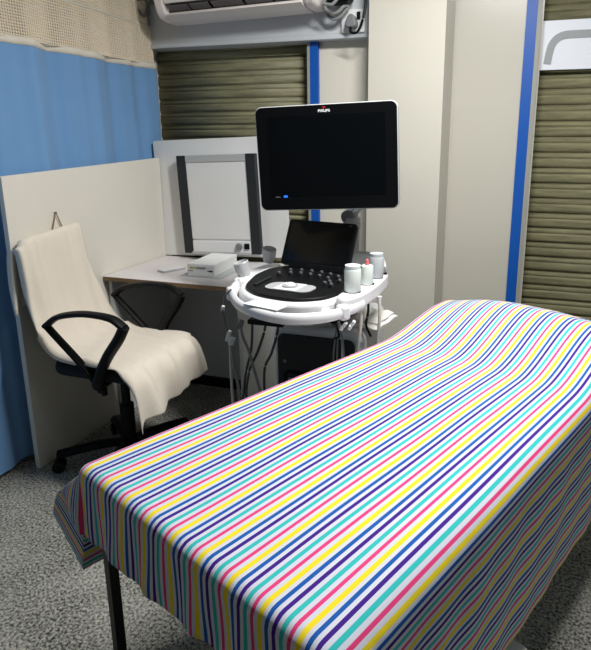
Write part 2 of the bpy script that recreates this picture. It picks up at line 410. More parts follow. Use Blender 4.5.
# carton and small things on the desk
ct = thing('carton', 'white carton with lime and black print on the desk', 'box', (-1.52, 2.51, .80), R(4))
obj('box_body', bx(-.075, .075, 0, .29, .004, .066), 'box_white', ct, bevel=.002)
obj('box_lid', bx(-.0765, .0765, -.0015, .2915, .052, .0675), 'box_white', ct, bevel=.001)
obj('lime_mark', bx(-.06, -.035, -.0025, -.001, .046, .054), 'green', ct)
bm = bx(-.03, .03, -.0025, -.001, .050, .052); box(bm, (0, -.0018, .046), (.05, .0015, .002)); box(bm, (-.06, -.0008, .032), (.03, .0012, .003)); box(bm, (.05, -.0008, .034), (.03, .0012, .004))
obj('print_lines', bm, 'print', ct)
obj('barcode_patch', bx(.045, .066, -.0022, -.0005, .030, .037), 'black', ct)
tag(obj('paper_sheet', bx(-1.64, -1.40, 2.50, 2.79, .8, .8035), 'print_light'), 'grey paper sheet lying under the white carton', 'paper')
pk = thing('phone', 'thin pale phone lying flat on the desk left of the carton', 'phone', (-1.755, 2.60, .80), R(-24))
bm = bmesh.new(); prism(bm, rrect(-.033, .033, -.07, .07, .008), 0, .010); obj('phone_body', bm, 'grey_pl', pk, bevel=.002)
bm = bmesh.new(); prism(bm, rrect(-.03, .03, -.066, .066, .006), .010, .0112); obj('phone_screen', bm, 'paper', pk)

# ------------------------------------------------------------------ office chair (faces +X)
CH = (-1.655, 2.02, 0)
ch = thing('office_chair', 'black swivel office chair with loop arms draped in a cream towel', 'office chair', CH)
bm = bmesh.new(); cyl(bm, (0, 0, .07), (0, 0, .13), .04); cyl(bm, (0, 0, .13), (0, 0, .30), .032); cyl(bm, (0, 0, .30), (0, 0, .50), .02)
obj('gas_column', bm, 'black', ch, smooth=True)
for k in range(5):
    a = R(212+72*k); d = V((math.cos(a), math.sin(a), 0)); bm = bmesh.new()
    pts = [V((0, 0, .115)), d*.12+V((0, 0, .11)), d*.24+V((0, 0, .095)), d*.315+V((0, 0, .082))]
    tube(bm, pts, 0, 10, 4, flat=(.028, .02)); lg = obj('base_leg', bm, 'black', ch, smooth=True)
    bm = bmesh.new(); s = V((-d.y, d.x, 0)); c = d*.315+V((0, 0, .029))
    for q in (-1, 1): cyl(bm, c+s*.008*q, c+s*.026*q, .028, n=18)
    cyl(bm, c+s*-.01, c+s*.01, .012, n=10); cyl(bm, c+V((0, 0, .012)), d*.315+V((0, 0, .085)), .009, n=10)
    obj('caster', bm, 'black', lg, smooth=True)
bm = bmesh.new(); box(bm, (0, 0, .495), (.22, .2, .04)); obj('seat_mechanism', bm, 'black', ch, bevel=.01)
bm = bmesh.new(); tube(bm, [(.0, -.08, .485), (.02, -.14, .478), (.03, -.17, .465)], .007, 8, 4); cyl(bm, (.028, -.165, .47), (.036, -.20, .455), .014); cyl(bm, (.03, -.17, .465), (.03, -.17, .425), .013)
obj('height_lever', bm, 'black', ch, smooth=True)
bm = bmesh.new(); prism(bm, rrect(-.21, .225, -.225, .235, .08), .51, .565); obj('seat', bm, 'black_rough', ch, bevel=.02, seg=3, smooth=True)
bm = bmesh.new()
pr = [(-.335, 1.06), (-.318, .95), (-.30, .82), (-.27, .70), (-.235, .635)]
rows = []
for x, z in pr:
    wv = .165+.02*math.sin((z-.63)*6)
    rows.append([(x+.018*(1-(2*t-1)**2)*-1, y, z) for t, y in [(i/8, -wv+2*wv*i/8) for i in range(9)]])
g = [[bm.verts.new(p) for p in r] for r in rows]
for i in range(len(g)-1):
    for j in range(8): bm.faces.new((g[i][j], g[i][j+1], g[i+1][j+1], g[i+1][j]))
obj('backrest', bm, 'black_rough', ch, smooth=True, solid=.022)
bm = bmesh.new(); tube(bm, [(-.33, 0, .80), (-.305, 0, .66), (-.26, 0, .54), (-.18, 0, .49), (-.05, 0, .49)], 0, 10, 5, flat=(.035, .012)); obj('back_bracket', bm, 'black', ch, smooth=True)
def arm(y, dx=0):
    F = lambda q: [(x+dx, yy, z) for x, yy, z in q]
    bm = bmesh.new()
    tube(bm, F([(-.165, y, .742), (-.10, y, .785), (.0, y, .808), (.09, y, .812), (.17, y, .803), (.222, y, .772)]), 0, 10, 6, flat=(.024, .013))
    a = obj('armrest', bm, 'black', ch, smooth=True)
    bm = bmesh.new(); tube(bm, F([(.222, y, .775), (.19, y, .72), (.13, y, .64), (.085, y, .56), (.06, y*.96, .50), (.04, y*.6, .49)]), 0, 10, 6, flat=(.024, .022)); obj('arm_strut', bm, 'black', ch, smooth=True)
    bm = bmesh.new(); tube(bm, F([(-.165, y, .744), (-.12, y, .70), (-.04, y, .625), (.03, y, .555), (.06, y, .52)]), 0, 10, 6, flat=(.018, .012)); obj('arm_strut', bm, 'black', ch, smooth=True)
arm(-.245); arm(.245, -.05)

# towel draped over the chair
def towel():
    P = smooth_path([(-2.0, .80, 0), (-2.008, .95, 0), (-2.003, 1.06, 0), (-1.985, 1.094, 0), (-1.955, 1.075, 0), (-1.935, .95, 0), (-1.91, .80, 0), (-1.87, .68, 0),
        (-1.81, .61, 0), (-1.70, .588, 0), (-1.58, .587, 0), (-1.48, .587, 0), (-1.425, .572, 0), (-1.393, .53, 0), (-1.378, .47, 0), (-1.37, .42, 0), (-1.366, .385, 0)], 5)
    n = len(P); bm = bmesh.new(); g = []; NW = 44
    # running length
    for i, p in enumerate(P):
        t = i/(n-1); x, z = p.x, p.y; row = []
        back = max(0, min(1, (z-.62)/.3)) if x < -1.75 else 0
        front = max(0, min(1, (x+1.49)/.1))
        for j in range(NW+1):
            s = j/NW
            ya = 1.745 if back else 1.775; 
            y0 = 1.80+.038*back; y1 = 2.255-.07*back
            # extra cloth beyond the near edge hangs down the side
            ex = .04*back+.055*front+.018
            tot = (y1-y0)+ex; q = s*tot-ex
            xx, yy, zz = x, y0+q, z
            if q < 0:
                d = -q
                if back > .3 and x < -1.85:
                    yy = y0-.03*math.sin(min(1, d/.03)*PI/2); xx = x-.4*max(0, d-.012)*back+.012*math.sin(d*60); zz = z-.25*d-.02
                else:
                    yy = y0-.045*math.sin(min(1, d/.05)*PI/2); zz = z-max(0, d-.015)*.9-.004
            if back: zz += .034*(yy-2.02)/.4*back
            wr = .006*math.sin(yy*33+z*9)*(.4+.6*front)+.004*math.sin(yy*71+x*17+2)
            if x < -1.75: wr += .010*back*math.exp(-((yy-1.84-.10*(1.05-z))/.035)**2)
            if front > .5: xx += wr*1.3+.028*math.exp(-((yy-1.86)/.04)**2)*front*(.58-z)/.2; zz += (.03*max(0, (yy-1.9)/.35))*max(0, (.58-z)/.23)
            elif x < -1.8: xx += wr
            else: zz += abs(wr)*.9+.010*math.exp(-((x+1.72+.3*(yy-2.0))/.03)**2)
            row.append(bm.verts.new((xx, yy, zz)))
        g.append(row)
    for i in range(n-1):
        for j in range(NW): bm.faces.new((g[i][j], g[i][j+1], g[i+1][j+1], g[i+1][j]))
    o = obj('towel', bm, 'towel', smooth=True, angle=180, solid=.004)
    return tag(o, 'cream cotton towel draped over the back and seat of the office chair', 'towel')
towel()
# loose corner of the towel folded at the left of the chair back
# ------------------------------------------------------------------ exam couch
BA = (-.898, .924, 0); BR = R(-23.07)
bed = thing('examination_couch', 'examination couch on black legs under the striped sheet', 'couch', BA, BR)
BW, BL = .74, 1.82
obj('frame', bx(.012, BW-.02, .02, BL-.02, .59, .64), 'steel', bed, bevel=.004)
for x, y in ((.022, .035), (BW-.05, .035), (.022, BL-.05), (BW-.05, BL-.05)):
    bm = bx(x-.013, x+.013, y-.012, y+.012, .02, .59); cyl(bm, (x, y, 0), (x, y, .03), .022, n=14); obj('leg', bm, 'steel', bed, bevel=.002)
obj('cross_bar', bx(.05, BW-.05, .03, .06, .14, .17), 'steel', bed)
obj('cross_bar', bx(.05, BW-.05, BL-.06, BL-.03, .14, .17), 'steel', bed)
bm = bmesh.new(); prism(bm, rrect(.022, BW+.002, .014, 1.20, .03), .64, .738); obj('mattress', bm, 'vinyl', bed, bevel=.025, seg=3, smooth=True)
def sst(a, b, x):
    t = max(0, min(1, (x-a)/(b-a))); return t*t*(3-2*t)
def topz(n, l):
    c = max(0, 1-((n-.30)/.56)**2)
    h = (.035+.066*c)*sst(1.16-.02*n, 1.60, l)*(.80+.20*sst(-.04, .20, n))
    h -= .05*sst(1.60, 1.85, l)
    h += .0012*math.sin(l*11+n*21)*math.sin(n*13+1)
    return .752+h
bm = bmesh.new(); g = []
for i in range(13):
    l = 1.205+.58*i/12; zt = topz(.37, l)-.022
    NS = [.09+(BW-.12)*k/14 for k in range(15)]
    g.append([[bm.verts.new((n, l, z if z else topz(n, l)-.022)) for n in NS] for z in (.64, 0)])
for i in range(12):
    a, b = g[i], g[i+1]
    for k in range(14):
        bm.faces.new((a[1][k], a[1][k+1], b[1][k+1], b[1][k])); bm.faces.new((a[0][k], b[0][k], b[0][k+1], a[0][k+1]))
    for k in (0, 14): bm.faces.new((a[0][k], a[1][k], b[1][k], b[0][k]))
for e in (g[0], g[12]):
    for k in range(14): bm.faces.new((e[0][k], e[0][k+1], e[1][k+1], e[1][k]))
obj('head_rest', bm, 'vinyl', bed, smooth=True)

def bedsheet():
    RL = .028; n0, n1, l0, l1 = -.030, .705, .036, 1.765
    DL, DR, DF, DB = .385, .492, .190, .22
    def axis(a, b, c, d, fine, coarse):
        out = []; x = a
        segs = [(a, b, fine), (b, c, coarse), (c, d, fine)]
        for p, q, st in segs:
            k = max(1, round((q-p)/st)); out += [p+(q-p)*i/k for i in range(k)]
        return out+[d]
    A = axis(n0-DL, n0, n1, n1+DR, .0105, .0133)
    B = axis(l0-DF, l0, l1, l1+DB, .0105, .018)
    bm = bmesh.new(); uvl = bm.loops.layers.uv.new('cloth'); g = []; fl = {}
    for a in A:
        row = []
        for b in B:
            qn, ql = min(max(a, n0), n1), min(max(b, l0), l1)
            RO = .055 if a > n1 else RL
            if a > n1 and b < l0: RO = RL+.027*(a-n1)/math.hypot(a-n1, b-l0)
            QP = RO*PI/2
            on, ol = a-qn, b-ql; r = math.hypot(on, ol)
            zt = topz(qn, ql)
            if r < 1e-9: p = V((a, b, zt))
            else:
                dx, dy = on/r, ol/r
                cs = min(1, (2*abs(on)*abs(ol)/(r*r)))
                fa = 0
                if cs > 0:
                    if on < 0 and ol < 0: fa = R(44)*cs**1.3
                    elif on > 0 and ol < 0: fa = R(30)*cs
                    else: fa = R(35)*cs
                if on < 0 and ol < 0: r *= 1-.27*cs
                s = r-QP
                if s <= 0: p = V((qn+dx*RO*math.sin(r/RO), ql+dy*RO*math.sin(r/RO), zt-RO*(1-math.cos(r/RO))))
                else:
                    base = R(1.5) if on >= 0 else R(2.5+11.5*(1-sst(.1, .6, b)))
                    h = RO+s*math.sin(base+fa); d = RO+s*math.cos(base+fa)
                    hem = min(1, s/.12)
                    # cloth folds
                    if abs(ol) > abs(on) and ol < 0:
                        h += hem*(.004*math.sin(a*46+1+s*9)+.0022*math.sin(a*83+2-s*14)+.005*math.sin(a*9))
                    elif on > 0:
                        h += hem*(.0019*math.sin(b*15+s*5)+.0014*math.sin(b*39+1+s*11)+.0026*math.sin(s*20+b*4)*sst(.25, .5, s))
                    else:
                        h += hem*.007*math.sin(b*24)
                    if on < 0 and ol < 0: 
                        an = fa+base*abs(dx)+R(2)*abs(dy)
                        p = V((qn+dx*RO-s*math.sin(an)*(abs(dx)**.5), ql+dy*RO*(1+.6*abs(dy)*min(1, s/.1)), zt-RO-s*math.cos(an)))
                    else: p = V((qn+dx*h, ql+dy*h, zt-d))
            p.x += .045*max(0, min(1, p.y/1.2))*max(0, min(1, 1-(a-n0)/(n1-n0)))
            v = bm.verts.new(p); fl[v] = (a, b); row.append(v)
        g.append(row)
    for i in range(len(A)-1):
        for j in range(len(B)-1):
            f = bm.faces.new((g[i][j], g[i+1][j], g[i+1][j+1], g[i][j+1]))
            for lo in f.loops: lo[uvl].uv = fl[lo.vert]
    o = obj('bed_sheet', bm, 'stripe', smooth=True, angle=180, solid=.0016)
    o.location = BA; o.rotation_euler = (0, 0, BR)
    return tag(o, 'multicoloured striped cotton sheet spread over the examination couch', 'bed sheet')
bedsheet()

def bedw(n, l, z=0):
    return Matrix.Translation(V(BA)) @ Matrix.Rotation(BR, 4, 'Z') @ V((n, l, z))
st = thing('step_stool', 'small white plastic step stool under the couch at the long overhanging side', 'step stool', bedw(.625, .645), BR)
bm = bmesh.new(); prism(bm, rrect(-.16, .16, -.13, .13, .03), .165, .185); obj('step_top', bm, 'stool_w', st, bevel=.005)
for x in (-.13, .13):
    for y in (-.10, .10):
        bm = bmesh.new(); cyl(bm, (x*1.08, y*1.08, 0), (x, y, .168), .018, .014); obj('leg', bm, 'stool_w', st, smooth=True)

# ------------------------------------------------------------------ ultrasound machine
UA = (-.753, 2.017, 0); UR = R(1)
us = thing('ultrasound_machine', 'white and black ultrasound machine with large monitor beside the striped couch', 'ultrasound machine', UA, UR)
# base
bm = bmesh.new(); prism(bm, rrect(-.24, .26, .02, .58, .09), .10, .19); obj('base', bm, 'grey_pl', us, bevel=.02, seg=3, smooth=True)
for x, y in ((-.19, .08), (.21, .08), (-.19, .52), (.21, .52)):
    bm = bmesh.new()
    for q in (-.022, .022): cyl(bm, (x+q-.012, y, .055), (x+q+.012, y, .055), .055, n=20)
    cyl(bm, (x, y, .06), (x, y, .12), .014, n=10); obj('caster', bm, 'black', us, smooth=True)
# cabinet: side profile extruded, rounded shoulders
def zx(bm, outline, y0, y1): prism(bm, outline, -y1, -y0, UPRIGHT)
bm = bmesh.new(); zx(bm, rrect(-.19, .205, .19, .732, .05), .085, .55); obj('cabinet', bm, 'cabinet', us, bevel=.02, seg=3, smooth=True)
bm = bmesh.new(); zx(bm, rrect(-.165, .175, .21, .70, .03), .075, .088)
fp = obj('front_panel', bm, 'dark_grey', us, bevel=.006, smooth=True)
bm = bmesh.new(); zx(bm, rrect(-.135, .155, .24, .54, .02), .071, .077); obj('panel_recess', bm, 'black', fp)
for x in (-.085, -.012, .061, .125):
    bm = bmesh.new(); zx(bm, rrect(x-.027, x+.027, .36, .53, .012), .060, .078); pt = obj('probe_port', bm, 'dark_grey', us, bevel=.004)
    bm = bmesh.new(); tube(bm, [(x-.018, .056, .40), (x-.018, .050, .515), (x+.018, .050, .515), (x+.018, .056, .47)], .005, 8, 4, smooth=False); obj('port_lever', bm, 'mid_grey', pt, smooth=True)
bm = bmesh.new(); cyl(bm, (-.13, .072, .58), (-.13, .080, .58), .008, n=12); obj('power_button', bm, 'mid_grey', us)
# column and yoke
bm = bmesh.new(); lathe(bm, [(.0, .722), (.085, .722), (.085, .757), (.07, .77), (0.055, .775), (.055, .80), (0, .80)], (.05, .26, 0)); obj('lift_column', bm, 'black', us, smooth=True)
bm = bmesh.new()
b1 = [(-.03, .19), (.13, .19), (.13, .36), (-.03, .36)]; t1 = [(-.16, .02), (.16, .02), (.16, .42), (-.16, .42)]
vb = [bm.verts.new((x, y, .775)) for x, y in b1]; vt = [bm.verts.new((x, y, .872)) for x, y in t1]
bm.faces.new(vb[::-1]); bm.faces.new(vt)
for i in range(4): bm.faces.new((vb[i], vb[(i+1) % 4], vt[(i+1) % 4], vt[i]))
obj('yoke', bm, 'grey_pl', us, bevel=.01, smooth=True)
# control panel
bodyO = spline2([(-.285, .05), (-.245, -.08), (-.16, -.185), (-.05, -.232), (.05, -.236), (.14, -.175), (.185, -.07), (.20, .10), (.195, .28), (.17, .40), (.0, .43), (-.20, .43), (-.29, .36), (-.30, .20)], 6)
bm = bmesh.new(); prism(bm, bodyO, .872, .938); cpn = obj('control_panel', bm, 'white', us, bevel=.014, seg=4, smooth=True)
blackO = spline2([(-.25, .06), (-.22, -.07), (-.14, -.165), (-.04, -.205), (.04, -.205), (.12, -.15), (.158, -.05), (.165, .10), (.155, .26), (.12, .36), (-.02, .38), (-.18, .37), (-.245, .30), (-.262, .17)], 6)
bm = bmesh.new(); prism(bm, blackO, .930, .950); ks = obj('key_deck', bm, 'black', us, bevel=.004, smooth=True)
def deck(name, bm, m, **k): return obj(name, bm, m, ks, **k)
DX = Matrix.Translation(V((-.055, -.045, .950))) @ Matrix.Rotation(R(-8), 4, 'Z')
bm = bmesh.new(); prism(bm, rrect(-.105, .105, -.062, .062, .045), 0, .003, DX); deck('trackball_pad', bm, 'grey_pl')
bm = bmesh.new(); prism(bm, rrect(-.052, .048, -.060, .060, .004), .003, .005, DX); deck('trackball_plate', bm, 'white')
bm = bmesh.new(); lathe(bm, [(.034, 0), (.034, .006), (.026, .007), (.024, .004)], DX @ V((0, 0, .005)), 28); deck('trackball_ring', bm, 'grey_pl', smooth=True)
bm = bmesh.new(); lathe(bm, [(.024, 0), (.022, .008), (.014, .014), (0, .017)], DX @ V((0, 0, .005)), 28); deck('trackball', bm, 'white', smooth=True)
bm = bmesh.new()
prism(bm, [(-.008, -.075), (.008, -.075), (.006, .075), (-.006, .075)], 0, .006, Matrix.Translation(V((-.205, .02, .95))) @ Matrix.Rotation(R(-4), 4, 'Z')); deck('gain_slider_bar', bm, 'dark_grey', bevel=.002)
for i, (x, y) in enumerate([(-.178, .15), (-.13, .17), (-.084, .175), (-.035, .165), (.012, .15), (.06, .12), (-.15, .225), (-.10, .235), (-.05, .232), (.0, .222), (.05, .195), (.095, .16), (.085, .06), (.12, .09), (.105, .01), (.072, .03)]):
    bm = bmesh.new(); lathe(bm, [(.012, 0), (.0115, .012), (.009, .015), (0, .0155)], (x, y, .95), 14); kn = deck('control_knob', bm, 'dark_grey', smooth=True)
    bm = bmesh.new(); lathe(bm, [(0, 0), (.006, 0), (.006, .0016), (0, .0016)], (x, y, .9655), 10)
    o = obj('knob_cap', bm, 'mid_grey', ks)
# touch screen
TS = frameM((-.052, .325, .955), (.975, -.22, 0), (.13, .50, 1))
bm = bmesh.new(); prism(bm, rrect(-.203, .165, 0, .212, .014), -.012, .012, TS); ts = obj('touch_screen', bm, 'bezel', us, bevel=.003, smooth=True)
bm = bmesh.new(); prism(bm, rrect(-.186, .148, .018, .196, .004), .012, .0135, TS); obj('touch_glass', bm, 'gloss', ts)
bm = bmesh.new(); prism(bm, [(.128, .2005), (.146, .188), (.148, .191), (.131, .2035)], .0121, .0133, TS); obj('corner_tab', bm, 'mid_grey', ts)
bm = bmesh.new(); prism(bm, rrect(-.15, .15, -.016, .012, .006), -.02, .02, TS); obj('screen_hinge', bm, 'black', us, bevel=.004)
# rail
railP = [(-.325, .36, .905), (-.352, .22, .908), (-.353, .05, .91), (-.305, -.075, .91), (-.235, -.185, .91), (-.165, -.25, .908), (-.053, -.305, .905), (.056, -.312, .905), (.16, -.25, .906), (.218, -.15, .908), (.25, -.05, .91)]
bm = bmesh.new(); tube(bm, railP, 0, 12, 6, flat=(.016, .021)); obj('hand_rail', bm, 'white', us, smooth=True)
for p, q in (((-.16, -.245, .905), (-.12, -.19, .905)), ((.16, -.245, .905), (.13, -.16, .905)), ((-.35, .22, .905), (-.27, .22, .905)), ((-.345, .02, .905), (-.26, .03, .905))):
    bm = bmesh.new(); tube(bm, [p, q], 0, 10, 2, flat=(.02, .014)); obj('rail_bracket', bm, 'white', us, smooth=True)
for p in ((-.315, -.055, .91), (-.335, .10, .91), (.205, -.175, .907)):
    bm = bmesh.new(); box(bm, p, (.045, .05, .055), Euler((0, 0, R(-50 if p[0] < 0 else 50)))); obj('rail_clamp', bm, 'white', us, bevel=.012, seg=3, smooth=True)
# right hand tray with bottle wells
trayO = spline2([(.165, -.12), (.205, -.165), (.245, -.10), (.272, .03), (.285, .18), (.285, .32), (.262, .38), (.225, .36), (.205, .22), (.19, .06)], 6)
bm = bmesh.new(); prism(bm, trayO, .895, .955); tr = obj('bottle_tray', bm, 'white', us, bevel=.012, seg=3, smooth=True)
for x, y in ((.212, -.052), (.236, .095), (.247, .225), (.25, .31)):
    bm = bmesh.new(); lathe(bm, [(0, .955), (.034, .955), (.034, .9565), (0, .9565)], (x, y, 0), 20); obj('bottle_well', bm, 'black', tr)
bm = bmesh.new(); tube(bm, [(.06, .47, .975), (.12, .475, .985), (.19, .455, .985), (.245, .40, .975), (.268, .33, .955)], 0, 12, 6, flat=(.010, .030)); obj('rear_handle', bm, 'white', us, smooth=True)
# left cups
for i, (x, y, z, tilt) in enumerate(((-.372, .205, .925, -14), (-.352, .455, .945, 10))):
    bm = bmesh.new(); lathe(bm, [(.026, 0), (.034, .03), (.036, .062), (.033, .066), (.030, .06), (.028, .03), (.02, .008), (0, .006)], (x, y, z), 24, Euler((R(8), R(tilt), 0)))
    obj('probe_cup', bm, 'cup', us, smooth=True)
bm = bmesh.new(); prism(bm, spline2([(-.40, .14), (-.32, .10), (-.28, .3), (-.30, .5), (-.37, .52), (-.405, .35)], 6), .905, .925); obj('cup_tray', bm, 'white', us, bevel=.008, smooth=True)
# keyboard drawer
bm = bmesh.new(); box(bm, (-.085, -.17, .862), (.15, .18, .018)); obj('keyboard_drawer', bm, 'black', us, bevel=.004)
# monitor arm
bm = bmesh.new(); cyl(bm, (.06, .455, .86), (.06, .455, 1.13), .035); cyl(bm, (.06, .455, 1.10), (.06, .455, 1.15), .043, .04); obj('monitor_post', bm, 'grey_pl', us, smooth=True)
bm = bmesh.new(); tube(bm, [(.03, .47, 1.15), (.075, .47, 1.19), (.14, .45, 1.26), (.13, .38, 1.34), (.05, .26, 1.42)], 0, 12, 6, flat=(.036, .026)); obj('monitor_arm', bm, 'metal', us, smooth=True)
bm = bmesh.new(); cyl(bm, (.045, .42, 1.155), (.045, .51, 1.155), .03); obj('arm_joint', bm, 'mid_grey', us, bevel=.004, smooth=True)
# monitor
MS = Matrix.Translation(V((.020, .20, 1.423))) @ Matrix.Rotation(R(5.5), 4, 'Z') @ Matrix.Rotation(R(-2.4), 4, 'Y') @ UPRIGHT
mw, mh = .289, .209
bm = bmesh.new(); prism(bm, rrect(-mw, mw, -mh, mh, .028, 8), -.045, .006, MS); mon = obj('monitor', bm, 'grey_pl', us, bevel=.003, smooth=True)
bm = bmesh.new(); prism(bm, rrect(-mw+.0035, mw-.0035, -mh+.0035, mh-.0035, .025, 8), .006, .010, MS); obj('bezel', bm, 'bezel', mon, bevel=.002)
bm = bmesh.new(); prism(bm, rrect(-mw+.05, mw-.05, -mh+.058, mh-.042, .003), .010, .011, MS); obj('display', bm, 'gloss', mon)
bm = bmesh.new(); prism(bm, rrect(-.16, .16, -.12, .12, .03), -.075, -.045, MS); obj('rear_housing', bm, 'grey_pl', mon, bevel=.01)
cu_ = bpy.data.curves.new('lettering', 'FONT'); cu_.body = 'PHILIPS'; cu_.size = .0135; cu_.align_x = 'CENTER'; cu_.extrude = .0004; cu_.offset = .0006
cu_.space_character = 1.12; tmp = bpy.data.objects.new('lettering_source', cu_); C.objects.link(tmp)
bpy.context.view_layer.update()
lme = bpy.data.meshes.new_from_object(tmp.evaluated_get(bpy.context.evaluated_depsgraph_get()))
bpy.data.objects.remove(tmp); bpy.data.curves.remove(cu_)
lme.transform(MS @ Matrix.Translation(V((-.002, mh-.031, .0108)))); lme.materials.clear(); lme.materials.append(M['white'])
lo = bpy.data.objects.new('brand_lettering', lme); C.objects.link(lo); lo.parent = mon
bm = bmesh.new(); prism(bm, [(-.008, -.003), (-.003, -.001), (0, -.007), (.003, -.001), (.008, -.003), (.004, .003), (0, .001), (-.004, .003)], .010, .0112, MS @ Matrix.Translation(V((-.002, mh-.013, 0)))); obj('red_mark', bm, 'red', mon)
bm = bmesh.new(); box(bm, (0, 0, 0), (.016, .008, .001)); bmesh.ops.transform(bm, matrix=MS @ Matrix.Translation(V((-.178, -mh+.058, .0112))), verts=bm.verts); obj('power_light', bm, 'led', mon)
bm = bmesh.new(); box(bm, (0, 0, 0), (.020, .003, .001)); bmesh.ops.transform(bm, matrix=MS @ Matrix.Translation(V((-.212, -mh+.056, .0112))), verts=bm.verts); obj('input_mark', bm, 'print', mon)
# dark cables under the panel
for pts in ([(-.22, -.02, .88), (-.225, -.03, .78), (-.235, -.03, .66), (-.26, -.05, .52), (-.27, -.05, .30), (-.2, .05, .12)],
            [(-.165, -.02, .86), (-.17, -.03, .76), (-.20, -.04, .66), (-.24, -.05, .56), (-.25, -.05, .40), (-.2, .03, .14)],
            [(-.115, -.03, .86), (-.115, -.03, .76), (-.14, -.04, .66), (-.17, -.05, .58), (-.17, -.04, .40), (-.16, .03, .16)]):
    bm = bmesh.new(); tube(bm, pts, .0055, 8, 8); obj('cable', bm, 'cable_d', us, smooth=True)
bm = bmesh.new(); tube(bm, [(.16, -.10, .90), (.155, -.12, .84), (.16, -.10, .78), (.12, -.04, .74), (.12, -.02, .66), (.13, .02, .52)], .0045, 8, 8); obj('cable', bm, 'black', us, smooth=True)
bm = bmesh.new(); tube(bm, [(.235, .05, .90), (.235, .05, .84), (.225, .06, .78), (.235, .10, .72)], .005, 8, 8); obj('cable', bm, 'black', us, smooth=True)

UM = Matrix.Translation(V(UA)) @ Matrix.Rotation(UR, 4, 'Z')
def deckmap(p):
    return V((p[0]*.92+.012, -.30+(p[1]+.30)*.86, p[2]-.002))
def uthing(name, label, cat, p, group=None, rz=0):
    if p[2] > .85: p = deckmap(p)
    return thing(name, label, cat, UM @ V(p), UR+rz, group)
for o in [c for c in us.children if c.name.split('.')[0] in ('control_panel', 'key_deck')]:
    for v in o.data.vertices: v.co.x = .17+(v.co.x-.17)*1.065
def remap(o):
    if o.type == 'MESH':
        for v in o.data.vertices: v.co = deckmap(v.co)
    for c in o.children: remap(c)
for o in list(us.children):
    if o.name.split('.')[0] in ('yoke', 'control_panel', 'key_deck', 'touch_screen', 'screen_hinge', 'hand_rail', 'rail_bracket', 'rail_clamp', 'bottle_tray', 'rear_handle', 'handle_web', 'probe_cup', 'cup_tray', 'keyboard_drawer', 'touch_glass', 'corner_tab'): remap(o)
# electrode leads hung on the left of the rail
el = uthing('electrode_lead', 'grey electrode leads with white clips hanging from the left of the rail', 'cable', (-.345, 0, .94))
def leads(name, pts, r, m, par=el): 
    bm = bmesh.new(); tube(bm, [V(p)-V((-.345, 0, .94)) for p in pts], r, 8, 8); return obj(name, bm, m, par, smooth=True)
leads('lead_wire', [(-.31, -.07, .935), (-.335, -.09, .90), (-.335, -.10, .85), (-.315, -.11, .79), (-.308, -.10, .74)], .003, 'cable_d')
leads('lead_wire', [(-.305, -.10, .74), (-.30, -.10, .66), (-.285, -.10, .56), (-.275, -.10, .46), (-.25, -.06, .24)], .0065, 'cable_g')
leads('lead_wire', [(-.31, -.10, .73), (-.312, -.10, .62), (-.305, -.11, .5), (-.30, -.11, .38), (-.29, -.08, .2)], .0055, 'cable_c')
leads('lead_wire', [(-.262, -.10, .80), (-.25, -.11, .76), (-.225, -.11, .70), (-.205, -.11, .62), (-.185, -.10, .52), (-.17, -.08, .40), (-.17, 0, .2)], .006, 'cable_g')
leads('lead_wire', [(-.33, -.03, .935), (-.30, -.05, .88), (-.272, -.09, .83), (-.262, -.10, .80)], .004, 'cable_c')
for p, s in (((-.337, -.095, .862), .016), ((-.31, -.105, .765), .018), ((-.318, -.10, .745), .02), ((-.30, -.105, .735), .022), ((-.262, -.10, .805), .024)):
    bm = bmesh.new(); box(bm, V(p)-V((-.345, 0, .94)), (s*.9, s*.8, s*1.5), Euler((R(10), R(18), R(20)))); obj('clip', bm, 'white' if s < .024 else 'mid_grey', el, bevel=.004)
for k, pts in enumerate(([(0, 0, 0), (.006, -.012, -.06), (-.004, -.012, -.16), (-.012, -.008, -.27), (-.01, .03, -.40)], [(0, 0, 0), (.004, -.005, -.08), (-.002, -.005, -.18), (0, -.01, -.30), (-.03, .0, -.42)])):
    o = uthing('probe_cable', 'cream probe cable hanging below the gel bottle tray, ' + ('nearer the tray front' if k == 0 else 'nearer the tray back'), 'cable', ((.235, -.01, .895), (.285, .13, .90))[k], 'cables under the bottle tray')
    bm = bmesh.new(); tube(bm, pts, .0062, 8, 8); obj('wire', bm, 'cable_c', o, smooth=True)
    bm = bmesh.new(); cyl(bm, (0, 0, 0), (0, 0, -.03), .010, .008, n=12); obj('strain_relief', bm, 'white', o, smooth=True)
# clips at the right of the tray
cl = uthing('electrode_clip', 'small white electrode clips under the bottle tray corner', 'clip', (.215, -.175, .885))
bm = bmesh.new()
for dx, dz in ((0, -.02), (.018, -.03), (.03, -.012), (-.012, -.035)): box(bm, (dx, -.005, dz), (.012, .012, .02), Euler((R(20), R(30), 0)))
obj('clip_body', bm, 'white', cl, bevel=.003)
# bundle of thin leads on the right of the cabinet
bl = uthing('lead_bundle', 'thin grey leads dangling in front of the right side of the cabinet', 'cable', (.14, -.05, .80))
for dx, dy, m in ((0, 0, 'cable_g'), (.014, .006, 'cable_c'), (-.012, .004, 'cable_g'), (.022, -.008, 'cable_g')):
    bm = bmesh.new(); tube(bm, [(dx*.2, dy, .02), (dx, dy, -.05), (dx*1.3, dy-.01, -.14), (dx*.9, dy, -.24), (dx, dy, -.36)], .0035, 6, 6); obj('lead_wire', bm, m, bl, smooth=True)
